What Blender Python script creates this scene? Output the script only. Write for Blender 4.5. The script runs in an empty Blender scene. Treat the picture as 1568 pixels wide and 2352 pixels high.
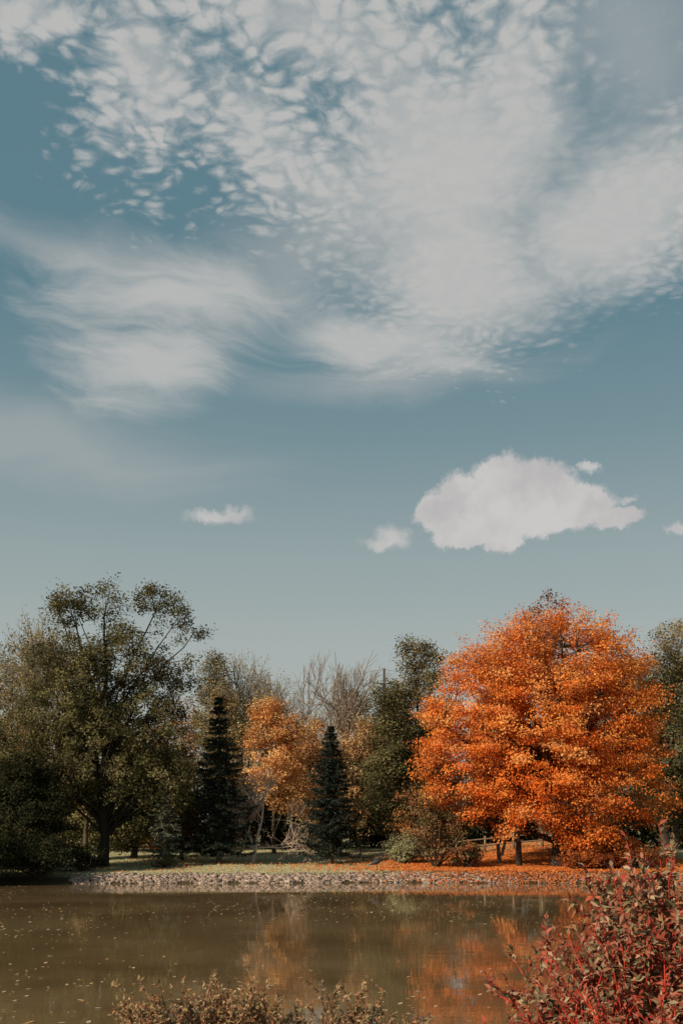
import bpy, math, random
import numpy as np
from mathutils import Vector
rng = np.random.default_rng(7)
random.seed(7)
scene = bpy.context.scene
scene.view_settings.view_transform = 'Standard'
scene.view_settings.look = 'None'
scene.view_settings.exposure = 0

# ------------------------------------------------------------------ helpers
def rand(a, b, n=None): return rng.uniform(a, b, n)
def unit(v): return v / (np.linalg.norm(v, axis=-1, keepdims=True) + 1e-9)
def sstep(a, b, x):
    t = np.clip((x - a) / (b - a), 0, 1); return t * t * (3 - 2 * t)

def build(name, V, Q, C=None, MI=None, mats=(), smooth=False, parent=None):
    V = np.asarray(V, dtype=np.float32); Q = np.asarray(Q, dtype=np.int32)
    me = bpy.data.meshes.new(name)
    k = Q.shape[1]; nf = len(Q)
    me.vertices.add(len(V)); me.vertices.foreach_set('co', V.ravel())
    me.loops.add(nf * k); me.loops.foreach_set('vertex_index', Q.ravel())
    me.polygons.add(nf)
    me.polygons.foreach_set('loop_start', np.arange(0, nf * k, k, dtype=np.int32))
    for m in mats: me.materials.append(m)
    if MI is not None: me.polygons.foreach_set('material_index', np.asarray(MI, dtype=np.int32))
    me.update(calc_edges=True)
    if smooth: me.polygons.foreach_set('use_smooth', np.ones(nf, dtype=bool))
    if C is not None:
        a = me.attributes.new('Col', 'FLOAT_COLOR', 'POINT')
        cc = np.ones((len(V), 4), dtype=np.float32); cc[:, :3] = C
        a.data.foreach_set('color', cc.ravel())
    ob = bpy.data.objects.new(name, me)
    scene.collection.objects.link(ob)
    if parent: ob.parent = parent
    return ob

class Buf:
    def __init__(s): s.V = []; s.Q = []; s.C = []; s.M = []; s.n = 0
    def add(s, V, Q, C, m):
        s.V.append(V); s.Q.append(Q + s.n); s.C.append(np.broadcast_to(C, (len(V), 3))); s.M.append(np.full(len(Q), m)); s.n += len(V)
    def tube(s, P, R, col, sides=5, m=0):
        P = np.asarray(P, float); R = np.asarray(R, float); n = len(P)
        T = unit(np.gradient(P, axis=0))
        ref = np.array([1., 0.2, 0.1]) if abs(T[0][2]) > .6 else np.array([0, 0, 1.])
        A = unit(np.cross(T, ref)); B = np.cross(T, A)
        a = np.linspace(0, 2 * np.pi, sides, endpoint=False)
        V = P[:, None] + R[:, None, None] * (np.cos(a)[None, :, None] * A[:, None] + np.sin(a)[None, :, None] * B[:, None])
        V = V.reshape(-1, 3)
        i = np.arange(n - 1)[:, None] * sides; j = np.arange(sides)[None]; j2 = (j + 1) % sides
        Q = np.stack([i + j, i + j2, i + sides + j2, i + sides + j], -1).reshape(-1, 4)
        s.add(V, Q, col, m)
    def leaves(s, P, N, L, W, col, m=1, T=None):
        n = len(P)
        if T is None: T = rng.normal(size=(n, 3))
        T = unit(T - N * np.sum(T * N, -1, keepdims=True)); B = np.cross(N, T)
        L = np.broadcast_to(L, n)[:, None]; W = np.broadcast_to(W, n)[:, None]
        V = np.stack([P - T * L / 2, P + B * W / 2 + T * L * .05, P + T * L / 2, P - B * W / 2 + T * L * .05], 1).reshape(-1, 3)
        Q = np.arange(n * 4).reshape(n, 4)
        s.add(V, Q, np.repeat(col, 4, axis=0), m)
    def folded(s, P, D, N, L, W, col, m=1):
        n = len(P); N = unit(N - D * np.sum(D * N, -1, keepdims=True)); B = np.cross(D, N)
        L = L[:, None]; W = W[:, None]
        V = np.stack([P, P + D * L * .45 + B * W / 2 + N * W * .18, P + D * L - N * L * .12, P + D * L * .5 - N * W * .05, P + D * L * .45 - B * W / 2 + N * W * .18], 1).reshape(-1, 3)
        b = np.arange(n)[:, None] * 5
        Q = np.concatenate([b + np.array([[0, 1, 2, 3]]), b + np.array([[0, 3, 2, 4]])])
        s.add(V, Q, np.repeat(col, 5, axis=0), m)
    def make(s, name, mats, **k):
        return build(name, np.concatenate(s.V), np.concatenate(s.Q), np.concatenate(s.C), np.concatenate(s.M), mats, **k)

# ------------------------------------------------------------------ materials
def newmat(name):
    m = bpy.data.materials.new(name); m.use_nodes = True
    nt = m.node_tree; nt.nodes.clear()
    return m, nt, nt.nodes.new('ShaderNodeOutputMaterial')
def leaf_material(name, trans=0.3):
    m, nt, out = newmat(name); N = nt.nodes.new; L = nt.links.new
    at = N('ShaderNodeAttribute'); at.attribute_name = 'Col'
    d = N('ShaderNodeBsdfDiffuse'); t = N('ShaderNodeBsdfTranslucent')
    mx = N('ShaderNodeMixShader'); mx.inputs[0].default_value = trans
    L(at.outputs['Color'], d.inputs['Color']); L(at.outputs['Color'], t.inputs['Color'])
    L(d.outputs[0], mx.inputs[1]); L(t.outputs[0], mx.inputs[2]); L(mx.outputs[0], out.inputs[0])
    return m
def bark_material(name):
    m, nt, out = newmat(name); N = nt.nodes.new; L = nt.links.new
    at = N('ShaderNodeAttribute'); at.attribute_name = 'Col'
    tc = N('ShaderNodeTexCoord'); mp = N('ShaderNodeMapping'); mp.inputs['Scale'].default_value = (9, 9, 2)
    no = N('ShaderNodeTexNoise'); no.inputs['Scale'].default_value = 1.5; no.inputs['Detail'].default_value = 3
    mr = N('ShaderNodeMapRange'); mr.inputs['To Min'].default_value = .5; mr.inputs['To Max'].default_value = 1.5
    mu = N('ShaderNodeVectorMath'); mu.operation = 'SCALE'
    p = N('ShaderNodeBsdfDiffuse')
    L(tc.outputs['Object'], mp.inputs[0]); L(mp.outputs[0], no.inputs['Vector']); L(no.outputs[0], mr.inputs[0])
    L(at.outputs['Color'], mu.inputs[0]); L(mr.outputs[0], mu.inputs['Scale']); L(mu.outputs[0], p.inputs['Color']); L(p.outputs[0], out.inputs[0])
    return m
LEAF = leaf_material('foliage'); NEEDLE = leaf_material('needles', .1); BARK = bark_material('bark')
MATS = [BARK, LEAF]

# ------------------------------------------------------------------ terrain
def shore(x):
    return 50.8 + .35 * np.sin(x * .21 + 1) + .18 * np.sin(x * .63) - 11 * sstep(-16.5, -29, x) - 14 * sstep(24, 50, x)
def ground_z(x, y):
    x = np.asarray(x, float); y = np.asarray(y, float)
    s = shore(x)
    far = -0.9 + 1.38 * sstep(s - 1.6, s + 1.9, y) + .5 * sstep(s + 2, s + 36, y)
    far = far + 1.0 * np.exp(-((x - 15) / 8) ** 2 - ((y - 70) / 9) ** 2)
    far = far + .06 * np.sin(x * .5 + y * .3) * sstep(s + 2, s + 6, y)
    near = 1.25 - 2.15 * sstep(5.2, 9.8, y + .3 * np.sin(x * .9))
    lake_side = 2.0 * sstep(80, 90, np.abs(x))
    z = np.maximum(near, far)
    return np.maximum(z, -0.9 + lake_side)
def gz(x, y): return float(ground_z(x, y))

xs = np.unique(np.concatenate([np.linspace(-1500, -90, 16), np.linspace(-90, -26, 60), np.linspace(-26, 26, 180), np.linspace(26, 90, 60), np.linspace(90, 1500, 16)]))
ys = np.unique(np.concatenate([np.linspace(-400, -5, 12), np.linspace(-5, 14, 60), np.linspace(14, 36, 12), np.linspace(36, 90, 190), np.linspace(90, 130, 20), np.linspace(130, 3000, 16)]))
X, Y = np.meshgrid(xs, ys); Z = ground_z(X, Y)
nx = len(xs); ny = len(ys)
i = np.arange(ny - 1)[:, None] * nx + np.arange(nx - 1)[None]
Q = np.stack([i, i + 1, i + nx + 1, i + nx], -1).reshape(-1, 4)
gm, nt, out = newmat('grass_ground'); N = nt.nodes.new; L = nt.links.new
geo = N('ShaderNodeNewGeometry'); sep = N('ShaderNodeSeparateXYZ'); L(geo.outputs['Position'], sep.inputs[0])
n1 = N('ShaderNodeTexNoise'); n1.inputs['Scale'].default_value = .35; n1.inputs['Detail'].default_value = 6; L(geo.outputs['Position'], n1.inputs['Vector'])
n2 = N('ShaderNodeTexNoise'); n2.inputs['Scale'].default_value = 9; n2.inputs['Detail'].default_value = 5; L(geo.outputs['Position'], n2.inputs['Vector'])
cr = N('ShaderNodeValToRGB'); e = cr.color_ramp.elements
e[0].position = .35; e[0].color = (.32, .295, .155, 1); e[1].position = .65; e[1].color = (.50, .45, .27, 1); L(n1.outputs[0], cr.inputs[0])
cr2 = N('ShaderNodeValToRGB'); e = cr2.color_ramp.elements
e[0].position = .3; e[0].color = (.6, .6, .6, 1); e[1].position = .7; e[1].color = (1.25, 1.25, 1.25, 1); L(n2.outputs[0], cr2.inputs[0])
mu = N('ShaderNodeMix'); mu.data_type = 'RGBA'; mu.blend_type = 'MULTIPLY'; mu.inputs[0].default_value = 1
L(cr.outputs[0], mu.inputs[6]); L(cr2.outputs[0], mu.inputs[7])
mr = N('ShaderNodeMapRange'); mr.inputs['From Min'].default_value = .25; mr.inputs['From Max'].default_value = .45; L(sep.outputs['Z'], mr.inputs[0])
mx = N('ShaderNodeMix'); mx.data_type = 'RGBA'; mx.inputs[6].default_value = (.07, .055, .035, 1); L(mr.outputs[0], mx.inputs[0]); L(mu.outputs[2], mx.inputs[7])
bp = N('ShaderNodeBump'); bp.inputs['Distance'].default_value = .05; L(n2.outputs[0], bp.inputs['Height'])
p = N('ShaderNodeBsdfDiffuse')
L(mx.outputs[2], p.inputs['Color']); L(bp.outputs[0], p.inputs['Normal']); L(p.outputs[0], out.inputs[0])
build('ground', np.stack([X, Y, Z], -1).reshape(-1, 3), Q, mats=[gm], smooth=True)

# water
wm, nt, out = newmat('pond_water'); N = nt.nodes.new; L = nt.links.new
geo = N('ShaderNodeNewGeometry')
mp = N('ShaderNodeMapping'); mp.inputs['Scale'].default_value = (.6, 1.2, 1); L(geo.outputs['Position'], mp.inputs[0])
n1 = N('ShaderNodeTexNoise'); n1.inputs['Scale'].default_value = 1.6; n1.inputs['Detail'].default_value = 4; L(mp.outputs[0], n1.inputs['Vector'])
n2 = N('ShaderNodeTexNoise'); n2.inputs['Scale'].default_value = .22; n2.inputs['Detail'].default_value = 3; L(geo.outputs['Position'], n2.inputs['Vector'])
n3 = N('ShaderNodeTexNoise'); n3.inputs['Scale'].default_value = .12; n3.inputs['Detail'].default_value = 2; L(geo.outputs['Position'], n3.inputs['Vector'])
ms = N('ShaderNodeMapRange'); ms.inputs['From Min'].default_value = .4; ms.inputs['From Max'].default_value = .65; ms.inputs['To Min'].default_value = .18; ms.inputs['To Max'].default_value = .5; L(n3.outputs[0], ms.inputs[0])
bp = N('ShaderNodeBump'); bp.inputs['Distance'].default_value = .0085; L(ms.outputs[0], bp.inputs['Strength']); L(n1.outputs[0], bp.inputs['Height'])
cr = N('ShaderNodeValToRGB'); e = cr.color_ramp.elements
e[0].position = .35; e[0].color = (.14, .09, .042, 1); e[1].position = .65; e[1].color = (.225, .15, .075, 1); L(n2.outputs[0], cr.inputs[0])
p = N('ShaderNodeBsdfPrincipled'); p.inputs['IOR'].default_value = 1.85; p.inputs['Roughness'].default_value = .02
L(cr.outputs[0], p.inputs['Base Color']); L(bp.outputs[0], p.inputs['Normal']); L(p.outputs[0], out.inputs[0])
build('pond_water', [(-95, 2, 0), (95, 2, 0), (95, 70, 0), (-95, 70, 0)], [[0, 1, 2, 3]], mats=[wm])

# ------------------------------------------------------------------ tree makers
def palette_cols(pal, n):
    pal = np.array(pal); k = rng.integers(0, len(pal), n); j = rng.integers(0, len(pal), n); t = rand(0, .5, n)[:, None]
    return pal[k] * (1 - t) + pal[j] * t

def tree_into(b, base, top, lobes, nclump, nleaf, clump_r, leaf, pal, trunk_r=.3, bark=(.09, .07, .05), shell=.5, limbs=None, flat=.55, spray=1.0, leaf_m=1, twigs=True, low_tint=None):
    base = np.array(base, float); top = np.array(top, float)
    lobes = np.array(lobes, float)
    vol = (lobes[:, 3] * lobes[:, 4] * lobes[:, 5]) ** .75
    k = rng.choice(len(lobes), nclump, p=vol / vol.sum())
    d = unit(rng.normal(size=(nclump, 3))); r = shell + (1 - shell) * rand(0, 1, nclump) ** .7
    c = lobes[k, :3] + d * r[:, None] * lobes[k, 3:] 
    c += rng.normal(size=c.shape) * clump_r * .25
    inner = np.zeros(nclump, bool)
    for lb in lobes:
        inner |= np.linalg.norm((c - lb[:3]) / lb[3:], axis=1) < .42
    c = c[~inner | (rand(0, 1, nclump) < .3)]
    c[:, 2] = np.maximum(c[:, 2], base[2] + .35)
    n = len(c); cen = np.average(lobes[:, :3], axis=0, weights=vol)
    t = np.linspace(0, 1, 9)[:, None]
    tp = base + (top - base) * t; tp[1:, :2] += rng.normal(size=(8, 2)) * trunk_r * .35
    tr = trunk_r * (1 - .85 * t[:, 0]) ; tr[0] *= 1.35
    b.tube(tp, tr, bark, 8)
    nodes = [tp[3:]]; nrad = [tr[3:]]
    K = limbs or max(7, n // 28)
    for idx in rng.choice(n, min(K, n), replace=False):
        tgt = c[idx]; hfrac = rand(.3, .65)
        zz = base[2] + (tgt[2] - base[2]) * hfrac
        f = np.clip((zz - base[2]) / (top[2] - base[2]), .12, .95)
        s0 = np.array([np.interp(f, t[:, 0], tp[:, a]) for a in range(3)])
        ctrl = s0 * .45 + tgt * .55; ctrl[2] += rand(-.05, .12) * np.linalg.norm(tgt - s0)
        u = np.linspace(0, 1, 7)[:, None]
        P = (1 - u) ** 2 * s0 + 2 * u * (1 - u) * ctrl + u * u * tgt
        P[1:-1] += rng.normal(size=(5, 3)) * .04 * np.linalg.norm(tgt - s0) / 3
        r0 = trunk_r * (1 - .8 * f) * rand(.35, .6)
        R = r0 * (1 - .85 * u[:, 0]) + .008
        b.tube(P, R, bark, 5); nodes.append(P[2:]); nrad.append(R[2:])
    nodes = np.concatenate(nodes); nrad = np.concatenate(nrad)
    if twigs:
        for q in c:
            dd = np.linalg.norm(nodes - q, axis=1) + (nodes[:, 2] > q[2]) * 1.5
            a = nodes[np.argmin(dd)]; rr = min(nrad[np.argmin(dd)] * .6, .035)
            mid = (a + q) / 2 + rng.normal(size=3) * .1 * clump_r
            b.tube(np.array([a, mid, q]), np.array([rr, rr * .6, .006]), bark, 3)
    ccol = palette_cols(pal, n) * rand(.72, 1.2, n)[:, None]
    if low_tint is not None:      # clump colour goes darker and redder from top of crown to bottom
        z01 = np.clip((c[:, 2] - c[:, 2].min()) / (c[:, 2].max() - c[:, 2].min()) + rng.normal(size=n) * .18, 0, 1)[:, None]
        ccol = ccol * (np.array(low_tint) * (1 - z01) + np.array([1., 1., 1.]) * z01)
    o = unit(c - cen + np.array([0, 0, .25]) * np.linalg.norm(c - cen, axis=1, keepdims=True))
    cnt = rng.poisson(nleaf, n) ; ci = np.repeat(np.arange(n), cnt); m = len(ci)
    size = clump_r * rand(.65, 1.25, n)[ci][:, None]
    g = np.clip(rng.normal(size=(m, 3)) * .5, -.85, .85); g[:, 2] *= flat
    off = g * size + o[ci] * (np.clip(rng.normal(size=(m, 1)), -1.5, 1.5) * .35 * spray) * size
    P = c[ci] + off
    P[:, 2] = np.maximum(P[:, 2], base[2] + .12)
    Nn = unit(o[ci] * .6 + np.array([0, 0, .45]) + rng.normal(size=(m, 3)) * .5)
    col = ccol[ci] * rand(.7, 1.3, m)[:, None] * (1 + rng.normal(size=(m, 3)) * .06)
    b.leaves(P, Nn, leaf * rand(.7, 1.3, m), leaf * rand(.4, .7, m), np.clip(col, .005, .92), leaf_m)

def tree(name, base, top, lobes, nclump, nleaf, clump_r, leaf, pal, **k):
    b = Buf(); tree_into(b, base, top, lobes, nclump, nleaf, clump_r, leaf, pal, **k)
    return b.make(name, MATS)

def auto_lobes(x, y, z0, z1, w, n=7, depth=None):
    dep = depth or w * .9; h = z1 - z0; out = [(x, y, z0 + h * .5, w * .38, dep * .38, h * .42)]
    for i in range(n):
        t = (i + .5) / n; a = rand(0, 6.28); prof = math.sin(math.pi * min(.95, .2 + .75 * t)) ** .7
        rr = w / 2 * prof; q = rand(.3, .65)
        s = w * rand(.16, .26)
        out.append((x + math.cos(a) * rr * q, y + math.sin(a) * rr * q, z0 + h * (.12 + .76 * t), s, s, min(s, h * .25)))
    out.append((x + rand(-.1, .1) * w, y, z1 - w * .18, w * .2, w * .2, w * .18))
    return out

# palettes (albedo)
ORANGE = [(.86, .32, .08), (.88, .39, .11), (.82, .26, .055), (.86, .30, .065), (.90, .46, .16), (.72, .20, .04)]
OLIVE = [(.14, .125, .055), (.19, .17, .08), (.09, .084, .038), (.25, .21, .10)]
OLIVEY = [(.34, .265, .125), (.40, .31, .16), (.26, .22, .11), (.46, .32, .16)]
DARKG = [(.038, .04, .02), (.05, .052, .025), (.03, .033, .017), (.065, .06, .03)]
TAN = [(.50, .35, .18), (.56, .38, .18), (.40, .29, .15), (.34, .27, .14)]
PEACH = [(.80, .40, .15), (.82, .47, .19), (.74, .33, .11), (.76, .45, .2)]
RUSSET = [(.36, .14, .06), (.30, .16, .08), (.22, .16, .08), (.42, .18, .07)]
DRED = [(.40, .12, .04), (.32, .09, .03), (.46, .15, .04)]

# big orange maple on the right
b = Buf()
bx, by = 12.4, 57.0; bz = gz(bx, by)
L0 = [(12.5, 57, 11.2, 4.7, 4.6, 4.2), (7.7, 57, 9.1, 3.4, 4.0, 4.2), (15.4, 57.3, 9.1, 3.1, 4.0, 4.1),
      (7.2, 56.3, 5.9, 2.8, 3.3, 2.7), (10.6, 54.6, 5.6, 3.2, 3.0, 2.9), (15.4, 56.2, 5.2, 3.2, 3.6, 3.9),
      (11.3, 55.0, 8.6, 4.6, 3.6, 4.0), (9.5, 56.6, 11.9, 2.9, 3, 2.3), (8.2, 55.6, 10.2, 2.4, 2.2, 2.4), (14.6, 57, 12.0, 2.7, 3, 2.1), (8.7, 55.6, 3.9, 2.3, 2.2, 1.6), (13.6, 54.5, 9.0, 3.0, 2.4, 3.2),
      (13.4, 54.6, 3.6, 2.4, 2.2, 2.1), (12, 60.5, 8, 4.5, 3, 5)]
tree_into(b, (bx, by, bz - .1), (12.7, 57.3, 13.2), L0, 1650, 118, .70, .155, ORANGE, trunk_r=.38, bark=(.06, .045, .035), shell=.62, limbs=60, flat=.42, spray=1.3, low_tint=(.9, .66, .55))
b.tube([(10.0, 56.3, gz(10, 56.3) - .1), (10.0, 56.3, 2), (9.7, 56.2, 4), (9.0, 56, 6.5)], [.2, .16, .13, .06], (.05, .04, .03), 7)
b.tube([(9.3, 58.5, gz(9.3, 58.5) - .1), (9.15, 58.4, 1.9), (8.7, 58, 4), (7.8, 57.6, 6.5)], [.14, .11, .08, .04], (.22, .18, .14), 7)
b.tube([(9.4, 58.5, 1.2), (9.7, 58.3, 2.6), (10.1, 58, 4.6)], [.09, .07, .03], (.22, .18, .14), 6)
b.make('maple_tree', MATS)

tree('maple_tree', (15, 74, gz(15, 74)), (15, 74, 17), auto_lobes(15.0, 74, 5, 19.8, 8), 330, 60, .8, .22, [(.30, .11, .05), (.36, .13, .05), (.18, .11, .05)], trunk_r=.3)

# tall green tree on the left
L1 = [(-14.3, 60, 16.4, 1.4, 1.6, 1.5), (-16.5, 60, 16.0, 1.3, 1.4, 1.1), (-11.5, 60, 16.3, 1.2, 1.3, 1.2), (-9.9, 60, 16.0, .8, .9, .8), (-9.0, 60, 14.4, 1.1, 1.1, .6),
      (-16.8, 60, 13.3, 2.2, 2.2, 1.6), (-12.7, 59.6, 13.1, 2.5, 2.5, 1.9), (-9.9, 60.4, 12.2, 1.5, 1.5, 1.0), (-17.3, 60, 9.9, 2.4, 2.4, 2.2), (-12.0, 60, 9.4, 2.8, 2.7, 2.5),
      (-14.8, 59, 10.9, 2.2, 2.2, 2.5), (-14.5, 59.4, 6.8, 3.2, 2.8, 2.5), (-11.3, 60, 5.4, 2.5, 2.3, 2.6), (-17.6, 59.5, 6.0, 2.6, 2.4, 2.8)]
tree('ash_tree', (-14.4, 60, gz(-14.4, 60) - .1), (-14.2, 60, 15.6), L1, 920, 90, .6, .175, OLIVE, trunk_r=.3, bark=(.05, .04, .03), limbs=46, shell=.5, flat=.75, spray=.9)

def spruce(name, x, y, h, R, skirt, pal, n_wh=30, dens=1.0):
    b = Buf(); z0 = gz(x, y)
    b.tube([(x, y, z0 - .1), (x, y, z0 + h * .5), (x + .03, y, z0 + h)], [.15 * h / 10 + .03, .09, .012], (.16, .12, .09), 7)
    for wv in range(n_wh):
        t = (wv + rand(-.3, .3)) / n_wh; t = min(max(t, 0), 1)
        zz = z0 + skirt + (h - skirt) * t ** .92
        Rl = R * (1 - t) ** .85 * rand(.82, 1.15) + .06
        nb = 8 if t < .7 else 6
        a0 = rand(0, 6.28)
        for kk in range(nb):
            a = a0 + kk * 2 * math.pi / nb + rand(-.25, .25); l = Rl * rand(.6, 1.2)
            u = np.linspace(0, 1, 5)[:, None]; D = np.array([math.cos(a), math.sin(a), 0])
            drop = -.18 * l * np.sin(u * 2.2) + .12 * l * u ** 3 - .12 * l * u
            P = np.array([x, y, zz]) + D * l * u + np.array([0, 0, 1]) * drop
            b.tube(P, np.linspace(.03, .006, 5), (.08, .06, .045), 3)
            m = int((26 + 60 * l) * dens); s = rand(0.12, 1.03, m)
            S = np.array([-D[1], D[0], 0]); side = rng.normal(size=m) * .2 * l * (1.05 - s) + rng.normal(size=m) * .05
            Pc = np.stack([np.interp(s, u[:, 0], P[:, q]) for q in range(3)], -1) + S * side[:, None]
            Pc[:, 2] -= np.abs(rng.normal(size=m)) * .09 + .1 * np.abs(side)
            Tt = D * .8 + S * np.sign(side)[:, None] * .7 + rng.normal(size=(m, 3)) * .25 - np.array([0, 0, .25])
            Nn = unit(np.array([0, 0, 1.]) + rng.normal(size=(m, 3)) * .55)
            col = palette_cols(pal, m) * rand(.6, 1.35, m)[:, None]
            b.leaves(Pc, Nn, rand(.16, .3, m), rand(.05, .09, m), col, 1, Tt)
    return b.make(name, [BARK, NEEDLE])
SPR = [(.036, .048, .036), (.048, .058, .044), (.03, .038, .032)]
spruce('spruce_tree', -7.55, 61.5, 10.6, 2.45, 1.1, SPR)
spruce('spruce_tree', -.65, 62, 8.9, 2.1, 1.1, SPR)
spruce('spruce_tree', -10.4, 59, 5.2, 1.35, .9, [(.14, .155, .115), (.17, .18, .13)], n_wh=15, dens=.6)

def bare(name, x, y, h, r, col, spread=.55, depth=5, lean=(0, 0), seed=1, leafpal=None, nl=0, start=.3, lift=.35):
    rs = np.random.default_rng(seed); b = Buf(); tips = []
    def grow(p, d, l, r, k):
        n = 4; P = [p]; dd = d.copy()
        for _ in range(n):
            dd = unit(dd + rs.normal(size=3) * .1 + np.array([0, 0, .05])); P.append(P[-1] + dd * l / n)
        b.tube(np.array(P), np.linspace(r, r * .62, n + 1), col, 6 if k > 3 else 3)
        if k <= 2: tips.append(P[-1]); tips.append(P[2])
        if k == 0: return
        for q in range(3 if k > 1 else 4):
            nd = unit(dd + rs.normal(size=3) * spread + np.array([0, 0, lift * .4])); s = P[rs.integers(2, n + 1)]
            grow(s, nd, l * rs.uniform(.6, .82), r * rs.uniform(.5, .65), k - 1)
        grow(P[-1], unit(dd + rs.normal(size=3) * .15), l * .75, r * .62, k - 1)
    z0 = gz(x, y); grow(np.array([x, y, z0 - .1]), unit(np.array([lean[0], lean[1], 1.])), h * start, r, depth)
    if nl:
        T = np.array(tips); idx = rs.integers(0, len(T), nl); P = T[idx] + rs.normal(size=(nl, 3)) * .18
        b.leaves(P, unit(rng.normal(size=(nl, 3)) + np.array([0, 0, .6])), rand(.12, .2, nl), rand(.07, .12, nl), palette_cols(leafpal, nl), 1)
    return b.make(name, MATS)
bare('bare_tree', -1.4, 84, 15.0, .24, (.30, .23, .18), seed=3, spread=.42, start=.36)
bare('bare_tree', -3.8, 86, 15.2, .24, (.30, .23, .18), seed=5, spread=.42, start=.36)
bare('bare_tree', -7.4, 86, 15.4, .2, (.26, .22, .16), seed=8, spread=.45, start=.35, leafpal=OLIVEY, nl=4500)
bare('bare_tree', -5.6, 63.0, 7.2, .14, (.62, .48, .40), seed=12, spread=.75, start=.3, lean=(.12, 0), lift=0, leafpal=TAN, nl=260)
bare('bare_tree', -22.0, 72, 16, .2, (.2, .17, .12), seed=18, spread=.45, start=.36, leafpal=OLIVEY, nl=9000)

# mid trees
def at(name, x, y, z0, z1, w, n, nl, pal, cr=.75, leaf=.2, **k):
    g = gz(x, y); return tree(name, (x, y, g - .1), (x, y, z0 + (z1 - z0) * .8), auto_lobes(x, y, z0, z1, w), n, nl, cr, leaf, pal, **k)
at('aspen_tree', -5.0, 74, 3.4, 12.6, 6.2, 350, 58, PEACH, cr=.6, leaf=.18, trunk_r=.14)
at('ash_tree', -10.5, 84, 6, 17.8, 4.8, 230, 55, OLIVE + OLIVEY, trunk_r=.2)
at('elm_tree', -9.4, 80, 4, 14.4, 5.0, 240, 50, TAN + OLIVEY, trunk_r=.2)
at('elm_tree', 1.4, 86, 4, 14.8, 6.5, 280, 55, OLIVEY, trunk_r=.2)
at('maple_tree', 1.4, 77, 2.4, 11.2, 6.5, 290, 55, [(.72, .38, .18), (.58, .34, .17), (.48, .36, .18)], trunk_r=.15)
at('maple_tree', -2.6, 79, 2.4, 11.4, 4.5, 210, 55, [(.72, .38, .18), (.62, .38, .19), (.48, .36, .18)], trunk_r=.15)
at('oak_tree', 5.8, 76, 3, 17.3, 6.6, 480, 65, OLIVE + OLIVEY, trunk_r=.26)
at('oak_tree', 3.6, 74, 1.5, 13.7, 4.6, 360, 65, OLIVE, trunk_r=.2)
at('oak_tree', 23.5, 72, 2, 15.5, 8, 420, 60, OLIVE + DARKG, trunk_r=.3)
at('willow_tree', 27.5, 82, 3, 20, 9, 440, 60, OLIVEY, trunk_r=.3)
at('maple_tree', -20.2, 64, 3, 9.6, 5.0, 230, 55, RUSSET + OLIVE, trunk_r=.16, cr=.6)
at('elm_tree', -19.0, 74, 3.0, 13.2, 6.5, 320, 50, OLIVEY, trunk_r=.2)
at('elm_tree', -24.8, 75, 3.0, 16.6, 5.4, 260, 50, OLIVEY + OLIVE, trunk_r=.2)
at('maple_tree', -10.4, 65, .9, 8.2, 5.0, 280, 50, RUSSET + OLIVE, trunk_r=.13, cr=.6)
at('oak_tree', -14.2, 68, .9, 9.5, 6.5, 330, 60, OLIVE + DARKG, trunk_r=.2)
at('oak_tree', -20.0, 55.0, 1.0, 8.8, 7.0, 460, 80, OLIVE, trunk_r=.22, cr=.6, leaf=.17)
at('oak_tree', -16.6, 53.6, .5, 6.4, 5.4, 360, 80, DARKG, trunk_r=.18, cr=.55, leaf=.17)
# trees standing outside the frame along the left bank
at('oak_tree', -34, 47, 2, 14, 10, 380, 60, OLIVE, trunk_r=.35)
at('oak_tree', -27, 44, 1.5, 9, 7, 260, 60, OLIVE, trunk_r=.3)
at('oak_tree', 27, 58, 1, 14, 9, 350, 60, DARKG, trunk_r=.3)

def bush(name, x, y, w, h, n, nl, pal, cr=.4, leaf=.13, dep=None, zmin=None):
    g = gz(x, y) if zmin is None else zmin; dep = dep or w; lob = []
    for _ in range(6): lob.append((x + rand(-.3, .3) * w, y + rand(-.3, .3) * dep, g + h * rand(.4, .62), w * rand(.18, .27), dep * .25, h * rand(.28, .38)))
    b = Buf(); tree_into(b, (x, y, g - .05), (x, y, g + h * .5), lob, n, nl, cr, leaf, pal, trunk_r=.07, bark=(.1, .07, .05), shell=.4)
    for q in range(9):
        a = rand(0, 6.28); r = rand(.2, .48) * w; e2 = np.array([x + math.cos(a) * r, y + math.sin(a) * r, g + h * rand(.5, .85)])
        b.tube([(x, y, g), (np.array([x, y, g]) * .5 + e2 * .5) + np.array([math.cos(a), math.sin(a), -.2]) * .15 * w, e2], [.05, .035, .012], (.1, .07, .05), 5)
    return b.make(name, MATS)
bush('sprawling_shrub', 5.3, 56.2, 5.0, 5.2, 190, 46, RUSSET + OLIVE, cr=.5, leaf=.14)
bush('sprawling_shrub', 7.0, 55.3, 2.2, 1.7, 70, 45, DARKG + RUSSET, cr=.3)
bush('low_bush', 3.7, 60, 3.0, 1.9, 100, 60, [(.36, .34, .2), (.28, .27, .14)], cr=.35)
bush('low_bush', -10.4, 58.2, 1.6, .6, 40, 40, OLIVE, cr=.22, leaf=.09)
bush('low_bush', -15.6, 51.6, 4.6, 2.6, 220, 70, DARKG, cr=.5)
bush('low_bush', -18.8, 49.4, 5, 4.0, 260, 70, DARKG, cr=.5)
bush('low_bush', -13.8, 52.9, 2.4, 1.5, 90, 60, DARKG, cr=.35)
bush('low_bush', 16.0, 54.3, 3.6, 1.7, 130, 60, DRED, cr=.35)
bush('low_bush', 13.2, 54.0, 3.0, 1.4, 100, 60, DRED, cr=.3)

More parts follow.
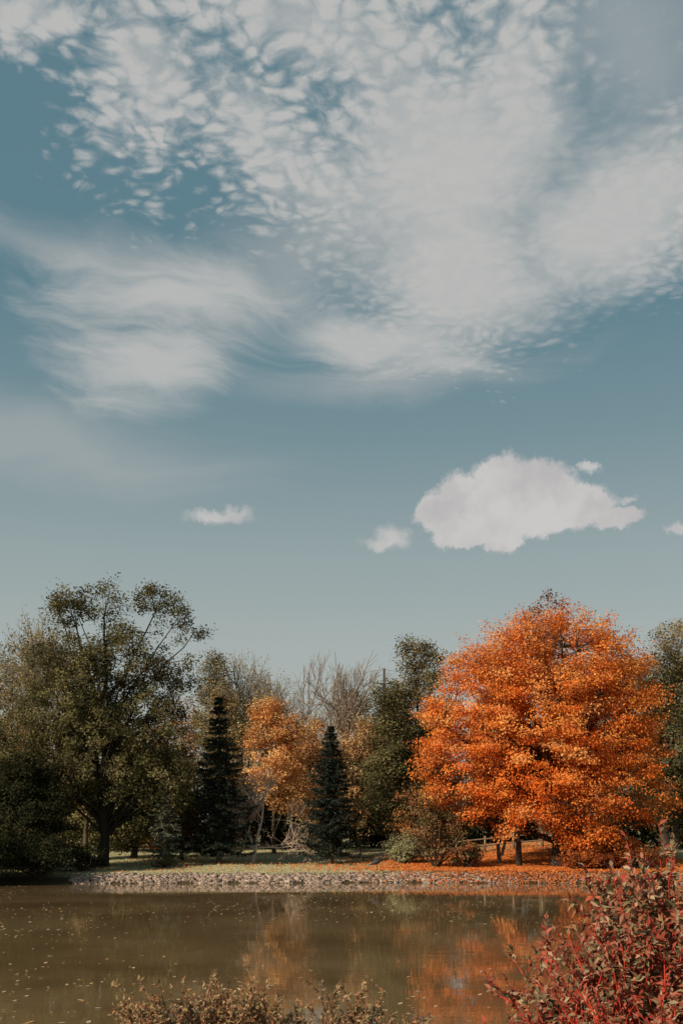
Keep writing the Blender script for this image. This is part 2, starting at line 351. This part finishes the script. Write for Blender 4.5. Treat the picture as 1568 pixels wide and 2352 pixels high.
# undergrowth belt and distant woodland (masses)
b = Buf()
for x in np.arange(-62, 62, 2.5):
    for row in range(2):
        y = (84.5, 90)[row] + rand(-1.5, 1.5) - (7 * (row == 0) if -24 < x < -10 else 0); g = gz(x, y); h = rand(4.5, 7) + row * 1.5; xx = x + rand(-1, 1)
        lob = [(xx, y, g + h * .45, 2.3, 1.8, h * .5), (xx + 1.2, y - 1.0, g + h * .26, 1.9, 1.4, h * .3), (xx - 1, y + .6, g + h * .75, 1.5, 1.5, h * .25)]
        tree_into(b, (xx, y, g - .1), (xx, y, g + h * .8), lob, 80, 50, .75, .26, [DARKG, DARKG, OLIVE, OLIVE + RUSSET][rng.integers(0, 4)], trunk_r=.1, shell=.25, limbs=4, twigs=False)
b.make('undergrowth', MATS)
b = Buf()
px = [-62, -36, -28, -20, -13, -9, -6, -3, 1, 3, 6, 10, 20, 28, 36, 62]; ph = [17, 19, 17, 15, 14.5, 14, 12, 11.4, 12.2, 12.6, 16, 17, 17, 18, 18, 16]
for x in np.arange(-62, 62, 3.6):
    y = 98 + rand(-3, 5); g = 1.; h = float(np.interp(x * .93, px, ph)) * rand(.92, 1.1); xx = x + rand(-1, 1)
    tree_into(b, (xx, y, g), (xx, y, g + h * .8), auto_lobes(xx, y, 2.0, g + h, rand(5.5, 7)), 170, 45, .9, .28, [OLIVE, OLIVEY, TAN, OLIVEY, OLIVE, RUSSET + OLIVEY][rng.integers(0, 6)], trunk_r=.2, limbs=6, twigs=False)
b.make('distant_trees', MATS)

# ------------------------------------------------------------------ lawn blades, leaf litter, riprap
b = Buf(); n = 90000
x = rand(-22, 22, n); y = shore(x) + 1.5 + 32 * rand(0, 1, n) ** 1.6; z = ground_z(x, y)
P = np.stack([x, y, z + .03], -1); T = np.array([0, 0, 1.]) + rng.normal(size=(n, 3)) * .45
Nn = unit(np.stack([rng.normal(size=n) - .5, rng.normal(size=n) - .5, np.full(n, .8)], -1))
b.leaves(P, Nn, rand(.08, .16, n), rand(.02, .04, n), palette_cols([(.46, .43, .25), (.56, .51, .32), (.35, .33, .18), (.62, .55, .38)], n), 1, T)
b.make('lawn_grass', MATS)
b = Buf(); n = 60000
x = 11.5 + rng.normal(size=n) * 4.2; y = 58 + rng.normal(size=n) * 4.6; ok = y > shore(x) + .2; x = x[ok]; y = y[ok]; n = len(x)
x2 = rand(-14, 18, 2600); y2 = shore(x2) + rand(1.8, 22, 2600); x = np.concatenate([x, x2]); y = np.concatenate([y, y2]); n = len(x)
P = np.stack([x, y, ground_z(x, y) + .07 + rand(0, .06, n) + .1 * (y < shore(x) + 1.6)], -1)
b.leaves(P, unit(np.array([-.15, -.25, 1.]) + rng.normal(size=(n, 3)) * .35), rand(.1, .17, n), rand(.07, .12, n), palette_cols([(.72, .21, .05), (.62, .16, .04), (.72, .29, .09), (.46, .13, .04)], n), 1)
b.make('fallen_leaves', MATS)

rm, nt, out = newmat('riprap_stone'); N = nt.nodes.new; L = nt.links.new
a = N('ShaderNodeAttribute'); a.attribute_name = 'Col'; geo = N('ShaderNodeNewGeometry')
no = N('ShaderNodeTexNoise'); no.inputs['Scale'].default_value = 14; no.inputs['Detail'].default_value = 4; L(geo.outputs['Position'], no.inputs['Vector'])
mr = N('ShaderNodeMapRange'); mr.inputs['To Min'].default_value = .6; mr.inputs['To Max'].default_value = 1.35; L(no.outputs[0], mr.inputs[0])
mu = N('ShaderNodeVectorMath'); mu.operation = 'SCALE'; L(a.outputs['Color'], mu.inputs[0]); L(mr.outputs[0], mu.inputs['Scale'])
p = N('ShaderNodeBsdfDiffuse'); L(mu.outputs[0], p.inputs['Color']); L(p.outputs[0], out.inputs[0])
import bmesh
bm = bmesh.new(); bmesh.ops.create_cube(bm, size=1.4); bmesh.ops.subdivide_edges(bm, edges=bm.edges[:], cuts=1, use_grid_fill=True)
bm.verts.index_update(); SV = np.array([v.co[:] for v in bm.verts]); SQ = np.array([[v.index for v in f.verts] for f in bm.faces]); bm.free()
SV = SV * .6 + unit(SV) * .4
b = Buf(); ns = 6000; x = rand(-14, 24, ns); off = rand(.5, 1.5, ns) + .12 * np.sin(x * 2.1) + .08 * np.sin(x * 5.3)
for i in range(ns):
    xx = x[i]; yy = float(shore(xx)) + off[i]; zz = gz(xx, yy)
    s = rand(.045, .115) * (1.5 if rand(0, 1) < .06 else 1) * np.array([rand(.8, 1.5), rand(.8, 1.3), rand(.55, .9)])
    th = rand(0, 3.14); c_, s_ = math.cos(th), math.sin(th)
    V = (SV + rng.normal(size=SV.shape) * .13) * s; V = np.stack([V[:, 0] * c_ - V[:, 1] * s_, V[:, 0] * s_ + V[:, 1] * c_, V[:, 2]], -1)
    g = rand(.45, 1.3); base = np.array([(.36, .26, .21), (.32, .25, .21), (.40, .31, .25)][rng.integers(0, 3)])
    b.add(V + np.array([xx, yy, zz]), SQ, base * g, 0)
b.make('riprap_stones', [rm])

# floating leaves on the pond
b = Buf(); n = 7500
x = rand(-26, 26, n); y = 11 + 38 * rand(0, 1, n) ** 1.1
k = (np.sin(x * .35 + y * .2) + np.sin(x * .13 - y * .33 + 1) - x * .03 + rng.normal(size=n) * .7) > .25; x = x[k]; y = y[k]; n = len(x)
P = np.stack([x, y, np.full(n, .012)], -1)
b.leaves(P, unit(np.array([0, 0, 1.]) + rng.normal(size=(n, 3)) * .08), rand(.05, .15, n), rand(.04, .1, n), palette_cols([(.7, .42, .2), (.6, .48, .32), (.7, .6, .45), (.45, .2, .09)], n), 1)
b.make('floating_leaves', MATS)

# ------------------------------------------------------------------ heron at the water's edge
def mat_plain(name, col, rough=.7):
    m, nt, out = newmat(name); p = nt.nodes.new('ShaderNodeBsdfPrincipled'); no = nt.nodes.new('ShaderNodeTexNoise'); no.inputs['Scale'].default_value = 25
    cr = nt.nodes.new('ShaderNodeValToRGB'); cr.color_ramp.elements[0].color = (*[c * .7 for c in col], 1); cr.color_ramp.elements[1].color = (*[c * 1.25 for c in col], 1)
    nt.links.new(no.outputs[0], cr.inputs[0]); nt.links.new(cr.outputs[0], p.inputs['Base Color']); p.inputs['Roughness'].default_value = rough; nt.links.new(p.outputs[0], out.inputs[0]); return m
fe = mat_plain('heron_feathers', (.03, .03, .034)); lg = mat_plain('heron_legs', (.03, .025, .02))
hx, hy = 1.85, 52.5; hz = gz(hx, hy) + .08
b = Buf(); hs = 1.15
body = np.array([(-.34, 0, .42), (-.25, 0, .46), (-.12, 0, .52), (0, 0, .56), (.1, 0, .60), (.16, 0, .66), (.17, 0, .74), (.12, 0, .82), (.10, 0, .90), (.14, 0, .96), (.2, 0, .975), (.25, 0, .97), (.42, 0, .945)])
b.tube(body * hs + np.array([hx, hy, hz]), np.array([.012, .055, .12, .14, .11, .065, .048, .04, .04, .05, .045, .022, .003]), (1, 1, 1), 10)
for s in (-.04, .04):
    b.tube(np.array([(-.02, s, .5), (.03, s, .26), (0, s, 0)]) * hs + np.array([hx, hy, hz]), [.026, .018, .015], (1, 1, 1), 5, 1)
    for a in (-.5, 0, .5): b.tube(np.array([(0, s, .01), (.08 * math.cos(a), s + .08 * math.sin(a), .0)]) + np.array([hx, hy, hz]), [.009, .004], (1, 1, 1), 4, 1)
b.make('heron', [fe, lg], smooth=True)

# wooden rail fence behind the maple
fw = mat_plain('weathered_wood', (.2, .13, .08)); b = Buf()
def box(b, c, s, m=0):
    v = np.array([(i, j, k) for i in (-.5, .5) for j in (-.5, .5) for k in (-.5, .5)]) * s + c
    b.add(v, np.array([[0, 1, 3, 2], [4, 6, 7, 5], [0, 4, 5, 1], [2, 3, 7, 6], [0, 2, 6, 4], [1, 5, 7, 3]]), (1, 1, 1), m)
for k in range(5):
    fx = 7.6 + k * 1.9; fz = gz(fx, 66); box(b, np.array([fx, 66, fz + .55]), np.array([.14, .14, 1.2]))
    if k < 4:
        z2 = gz(fx + 1.9, 66)
        for h in (.5, .95): b.tube([(fx + .07, 65.95, fz + h), (fx + 1.83, 65.95, z2 + h)], [.055, .055], (1, 1, 1), 4)
b.make('wooden_fence', [fw])

# utility pole and wires beyond the trees
b = Buf(); ux, uy = 4.7, 110.
b.tube([(ux, uy, .9), (ux, uy, 20.3)], [.2, .14], (1, 1, 1), 8)
box(b, np.array([ux, uy - .2, 18.6]), np.array([1.6, .12, .14]))
box(b, np.array([ux, uy - .3, 17.3]), np.array([.4, .35, .8]))
for k in (-.7, 0, .7): b.tube([(ux + k, uy - .2, 18.67), (ux + k, uy - .2, 18.95)], [.06, .04], (1, 1, 1), 6)
for hh, yo in ((20.2, 0), (18.95, -.2)):
    for sg in (-1, 1):
        u = np.linspace(0, 1, 14)[:, None]; P = np.array([ux, uy + yo, hh]) + np.array([sg * 46, 12, 0]) * u; P[:, 2] -= (1.6 * (1 - (2 * u[:, 0] - 1) ** 2))
        b.tube(P, np.full(14, .014), (1, 1, 1), 4)
b.make('utility_pole', [mat_plain('pole_wood', (.09, .07, .06))])

# ------------------------------------------------------------------ near-bank plants
def shrub(name, cx, cy, w, h, nst, pal, stemcol, leafL, lean=0., dens=26, dep=.8, ntw=9, rad=.011, hv=.6, fall=.4):
    b = Buf(); LP = []; LD = []
    for i in range(nst):
        a = rand(0, 6.28); r = rand(0, .3) * w
        p0 = np.array([cx + math.cos(a) * r * .5, cy + math.sin(a) * r * .5 * dep, 0]); p0[2] = gz(p0[0], p0[1]) - .05
        out_ = rand(.15, 1.0) * w; H = h * (1.0 - fall * (out_ / w) ** 2) * rand(hv, 1.0)
        ang = a + rand(-.4, .4); e = p0 + np.array([math.cos(ang) * out_ + lean * rand(.2, 1.2), math.sin(ang) * out_ * dep, H])
        c = p0 * .5 + e * .5 + np.array([0, 0, H * .25]); u = np.linspace(0, 1, 9)[:, None]
        P = (1 - u) ** 2 * p0 + 2 * u * (1 - u) * c + u * u * e; P[1:] += rng.normal(size=(8, 3)) * .012
        b.tube(P, np.linspace(rad, .003, 9), np.array(stemcol) * rand(.7, 1.2), 5)
        def leafs(P, cnt, lo):
            s = rand(lo, 1, cnt); uu = np.linspace(0, 1, len(P)); q = np.stack([np.interp(s, uu, P[:, k]) for k in range(3)], -1)
            d = unit(P[-1] - P[-2]); LP.append(q); LD.append(unit(d * .6 + rng.normal(size=(cnt, 3)) * .6 + np.array([0, 0, -.1])))
        leafs(P, dens // 2, .4)
        for k in range(ntw):
            s = rand(.3, .99); q = np.array([np.interp(s, u[:, 0], P[:, j]) for j in range(3)])
            d = unit(unit(P[-1] - P[3]) * .6 + rng.normal(size=3) * .5 + np.array([0, 0, .25])); l = rand(.1, .3) * (leafL / .07) ** .5
            T = np.stack([q, q + d * l * .5 + rng.normal(size=3) * .012, q + d * l + np.array([0, 0, .02])])
            b.tube(T, [.0045, .003, .0016], np.array(stemcol) * rand(.7, 1.3), 4); leafs(T, dens // 2, .15)
    LP = np.concatenate(LP); LD = np.concatenate(LD); m = len(LP)
    Nn = unit(np.array([-.25, -.35, 1.]) + rng.normal(size=(m, 3)) * .5)
    col = palette_cols(pal, m) * rand(.65, 1.3, m)[:, None]
    b.folded(LP, LD, Nn, leafL * rand(.6, 1.25, m), leafL * rand(.32, .5, m), col, 1)
    return b.make(name, MATS)
DOG = [(.19, .17, .085), (.27, .23, .12), (.36, .26, .16), (.46, .13, .08), (.24, .18, .09), (.48, .34, .23), (.42, .10, .06), (.36, .07, .05)]
DOGR = [(.48, .13, .09), (.42, .08, .055), (.27, .22, .12), (.48, .33, .22), (.36, .1, .06)]
shrub('dogwood_shrub', 2.62, 7.5, 1.3, 2.95, 165, DOG, (.44, .06, .04), .075, dens=36, ntw=13, hv=.55, lean=-.1)
shrub('dogwood_shrub', 2.2, 7.1, .85, 2.3, 56, DOGR, (.50, .055, .035), .066, dens=24, ntw=10, lean=-.35, hv=.6, fall=.3)
shrub('dogwood_shrub', 2.0, 6.7, .8, 1.5, 38, DOGR, (.58, .055, .03), .06, dens=11, ntw=7, lean=-.15)
WEED = [(.38, .22, .12), (.34, .27, .14), (.46, .2, .1), (.28, .25, .12), (.5, .36, .22), (.42, .26, .14)]
for (sx, sy, sw, sh) in [(-1.35, 6.9, .35, 1.14), (-1.0, 7.1, .35, 1.28), (-.65, 7.0, .4, 1.34), (-.3, 7.1, .35, 1.24), (-.02, 7.0, .4, 1.4), (.28, 7.1, .35, 1.3), (.55, 6.9, .35, 1.18), (.9, 6.8, .4, 1.0), (1.3, 6.8, .45, 1.1), (1.7, 6.7, .5, 1.2)]:
    shrub('bank_weeds', sx, sy, sw, sh, 38, WEED, (.3, .15, .09), .042, dens=32, rad=.005, ntw=10, hv=.76)
b = Buf(); n = 12000; x = rand(-5, 5, n); y = rand(3, 8.6, n); z = ground_z(x, y)
hgt = rand(.15, .6, n); P = np.stack([x, y, z + hgt / 2 - .03], -1)
b.leaves(P, unit(np.stack([rng.normal(size=n), rng.normal(size=n), np.zeros(n)], -1)), hgt, rand(.008, .016, n), palette_cols([(.2, .18, .08), (.28, .22, .12), (.12, .13, .05)], n), 1, np.array([0, 0, 1.]) + rng.normal(size=(n, 3)) * .25)
b.make('bank_grass', MATS)

# ------------------------------------------------------------------ sky (world) with clouds by direction
SUN_EL = math.radians(30); sun_dir = Vector((-.80, -.60, 0)).normalized() * math.cos(SUN_EL) + Vector((0, 0, math.sin(SUN_EL)))
w = bpy.data.worlds.new('sky'); scene.world = w; w.use_nodes = True; nt = w.node_tree; nt.nodes.clear(); N = nt.nodes.new; L = nt.links.new
w.cycles.sampling_method = 'MANUAL'; w.cycles.sample_map_resolution = 128
def setin(s, v):
    if isinstance(v, bpy.types.NodeSocket): L(v, s)
    else: s.default_value = v
def M(op, a, b_=None, c=None, clamp=False):
    n = N('ShaderNodeMath'); n.operation = op; n.use_clamp = clamp; setin(n.inputs[0], a)
    if b_ is not None: setin(n.inputs[1], b_)
    if c is not None: setin(n.inputs[2], c)
    return n.outputs[0]
def MR(v, a, b_, c=0., d=1., sm=True):
    n = N('ShaderNodeMapRange'); n.interpolation_type = 'SMOOTHSTEP' if sm else 'LINEAR'; setin(n.inputs['Value'], v)
    n.inputs['From Min'].default_value = a; n.inputs['From Max'].default_value = b_; n.inputs['To Min'].default_value = c; n.inputs['To Max'].default_value = d
    return n.outputs[0]
def comb(x, y, z=0.):
    n = N('ShaderNodeCombineXYZ'); setin(n.inputs[0], x); setin(n.inputs[1], y); setin(n.inputs[2], z); return n.outputs[0]
def noise(vec, sc, det=4, ro=.55, dist=0.):
    n = N('ShaderNodeTexNoise'); L(vec, n.inputs['Vector']); n.inputs['Scale'].default_value = sc; n.inputs['Detail'].default_value = det; n.inputs['Roughness'].default_value = ro; n.inputs['Distortion'].default_value = dist
    return n
def vadd(a, b_, s):
    n0 = N('ShaderNodeVectorMath'); n0.operation = 'SUBTRACT'; L(b_, n0.inputs[0]); n0.inputs[1].default_value = (.5, .5, .5)
    n1 = N('ShaderNodeVectorMath'); n1.operation = 'SCALE'; L(n0.outputs[0], n1.inputs[0]); n1.inputs['Scale'].default_value = s
    n2 = N('ShaderNodeVectorMath'); n2.operation = 'ADD'; L(a, n2.inputs[0]); L(n1.outputs[0], n2.inputs[1]); return n2.outputs[0]
tc = N('ShaderNodeTexCoord'); sp = N('ShaderNodeSeparateXYZ'); L(tc.outputs['Generated'], sp.inputs[0]); dx, dy, dz = sp.outputs
az = M('ARCTAN2', dx, dy); el = M('ARCSINE', dz)
ae = comb(az, el)
zc = M('MAXIMUM', dz, .04); plane = comb(M('DIVIDE', dx, zc), M('DIVIDE', dy, zc))
def sky_pos(px_, py_):   # photo measurement -> azimuth / elevation
    u = (px_ - 784) / 2287; v = (1895 - py_) / 2287; return math.atan(u), math.atan(v / math.sqrt(1 + u * u))
def blob(vec, px_, py_, rx, ry, rot=0.):
    a, e_ = sky_pos(px_, py_); k = math.cos(e_)
    n = N('ShaderNodeMapping'); n.vector_type = 'TEXTURE'; L(vec, n.inputs[0]); n.inputs['Location'].default_value = (a, e_, 0); n.inputs['Rotation'].default_value = (0, 0, math.radians(rot)); n.inputs['Scale'].default_value = (rx / 2287, ry / 2287 * k * k, 1)
    l = N('ShaderNodeVectorMath'); l.operation = 'LENGTH'; L(n.outputs[0], l.inputs[0]); return M('SUBTRACT', 1., l.outputs['Value'])
def union(lst, k=.15):
    r = lst[0]
    for q in lst[1:]: r = M('SMOOTH_MAX', r, q, k)
    return r
# high cloud sheet
wn = noise(plane, 1.6, 3); aw = vadd(ae, wn.outputs['Color'], .05)
sheet = union([blob(aw, 720, 60, 600, 250, -8), blob(aw, 330, 170, 200, 310, 8), blob(aw, 980, 330, 400, 360, -20), blob(aw, 1060, 620, 290, 250, 0), blob(aw, 1440, 480, 400, 220, 10), blob(aw, 620, 330, 370, 210, -25), blob(aw, 1180, 150, 160, 330, 8), blob(aw, 60, 20, 240, 130, 8)], .2)
# altocumulus ripples: small soft cells
pw = vadd(plane, noise(plane, 7, 3).outputs['Color'], .10)
vo = N('ShaderNodeTexVoronoi'); vo.feature = 'F1'; vo.inputs['Scale'].default_value = 36; L(pw, vo.inputs['Vector'])
puff = MR(vo.outputs['Distance'], .05, .85, 1, 0)
rn = noise(pw, 38, 4, .6).outputs[0]
rip = M('ADD', M('MULTIPLY', puff, .32), M('MULTIPLY', rn, .78))
fine = noise(plane, 6, 7, .62).outputs[0]
ripA = MR(blob(ae, 1180, 520, 600, 460), -.1, .65, 1.0, .15)
dens = M('ADD', M('MULTIPLY', sheet, 1.35), M('ADD', M('MULTIPLY', M('SUBTRACT', fine, .5), 1.1), M('MULTIPLY', M('SUBTRACT', rip, .56), M('MULTIPLY', ripA, 2.2))))
a_sheet = MR(dens, -.28, 1.0, 0, .92)
# wispy cirrus
wn2 = noise(ae, 3.5, 3); aw2 = vadd(ae, wn2.outputs['Color'], .12)
st = N('ShaderNodeMapping'); L(aw2, st.inputs[0]); st.inputs['Rotation'].default_value = (0, 0, math.radians(18)); st.inputs['Scale'].default_value = (3.5, 14, 1)
streak = noise(st.outputs[0], 1.5, 7, .62, .6).outputs[0]
wisp = union([blob(aw2, 420, 690, 420, 140, -4), blob(aw2, 300, 850, 270, 130, 12), blob(aw2, 820, 770, 380, 70, -6)], .2)
d2 = M('ADD', M('MULTIPLY', wisp, 1.2), M('MULTIPLY', M('SUBTRACT', streak, .5), 2.2)); a_w = MR(d2, -.15, .95, 0, .92)
veil = union([blob(aw2, 60, 1050, 560, 130, 0), blob(aw2, 1480, 90, 330, 330, -30), blob(aw2, 760, 560, 600, 180, 15), blob(aw2, 900, 860, 420, 60, 3), blob(aw2, 150, 560, 380, 80, 0)], .2)
a_v = MR(M('ADD', veil, M('MULTIPLY', M('SUBTRACT', streak, .5), 1.2)), -.2, 1.0, 0, .6)
# cumulus
cn = noise(ae, 60, 7, .65); cn0 = noise(ae, 15, 2, .5); cw = vadd(vadd(ae, cn.outputs['Color'], .026), cn0.outputs['Color'], .012)
cum = union([blob(cw, 1150, 1115, 80, 80), blob(cw, 1065, 1150, 90, 72), blob(cw, 1235, 1125, 100, 72), blob(cw, 1315, 1160, 105, 58), blob(cw, 1400, 1185, 85, 30), blob(cw, 1005, 1175, 62, 50), blob(cw, 1190, 1195, 210, 46), blob(cw, 1060, 1228, 75, 36), blob(cw, 1150, 1240, 60, 28)], .08)
cum2 = union([blob(cw, 900, 1232, 58, 42), blob(cw, 880, 1246, 68, 22), blob(cw, 500, 1184, 95, 20), blob(cw, 540, 1176, 45, 20), blob(cw, 1350, 1074, 38, 17), blob(cw, 1440, 1140, 35, 12), blob(cw, 1560, 1212, 40, 15)], .1)
a_c = M('MAXIMUM', MR(cum, -.02, .28, 0, .95), MR(cum2, .0, .75, 0, .85))
# combine
ky = N('ShaderNodeTexSky'); ky.sky_type = 'NISHITA'; ky.sun_disc = False; ky.sun_elevation = SUN_EL; ky.sun_rotation = math.atan2(sun_dir.x, sun_dir.y)
cr = N('ShaderNodeValToRGB'); L(el, cr.inputs[0]); S = 10
stops = [(0, (.45, .465, .42)), (.17, (.39, .43, .405)), (.26, (.31, .375, .37)), (.37, (.185, .28, .305)), (.48, (.115, .22, .262)), (.72, (.11, .21, .255)), (1, (.07, .15, .2))]
els = cr.color_ramp.elements; els[0].position = 0; els[0].color = (*stops[0][1], 1); els[1].position = 1; els[1].color = (*stops[-1][1], 1)
for p_, c_ in stops[1:-1]:
    e_ = els.new(p_); e_.color = (*c_, 1)
sc_ = N('ShaderNodeVectorMath'); sc_.operation = 'SCALE'; L(cr.outputs[0], sc_.inputs[0]); sc_.inputs['Scale'].default_value = S
def mix(f, a, b_):
    n = N('ShaderNodeMix'); n.data_type = 'RGBA'; n.clamp_factor = True; setin(n.inputs[0], f); setin(n.inputs[6], a); setin(n.inputs[7], b_); return n.outputs[2]
col = mix(.10, sc_.outputs[0], ky.outputs[0])
ripf = M('SUBTRACT', 1., M('MULTIPLY', ripA, M('SUBTRACT', 1., MR(rip, .38, .7))))
ripc = mix(ripf, (4.0, 4.25, 4.3, 1), (5.2, 5.15, 5.0, 1))
col = mix(a_v, col, (4.0, 4.2, 4.2, 1))
col = mix(a_w, col, (4.9, 4.95, 4.85, 1))
col = mix(a_sheet, col, ripc)
cumc = mix(MR(noise(cw, 16, 4).outputs[0], .35, .65), (4.9, 4.75, 4.75, 1), (6.0, 5.85, 5.7, 1))
col = mix(a_c, col, cumc)
bg = N('ShaderNodeBackground'); bg.inputs['Strength'].default_value = .1; L(col, bg.inputs['Color']); wo = N('ShaderNodeOutputWorld'); L(bg.outputs[0], wo.inputs[0])

sl = bpy.data.lights.new('sun', 'SUN'); sl.energy = 5; sl.angle = math.radians(.5); sl.color = (1, .86, .66)
so = bpy.data.objects.new('sun', sl); scene.collection.objects.link(so); so.rotation_euler = sun_dir.to_track_quat('Z', 'Y').to_euler()

cam = bpy.data.cameras.new('camera'); cam.lens = 35; cam.sensor_width = 36; cam.shift_y = .3057; cam.clip_end = 5000; cam.clip_start = .05
co = bpy.data.objects.new('camera', cam); scene.collection.objects.link(co); co.location = (0, 0, 3.0); co.rotation_euler = (math.radians(90), 0, 0); scene.camera = co
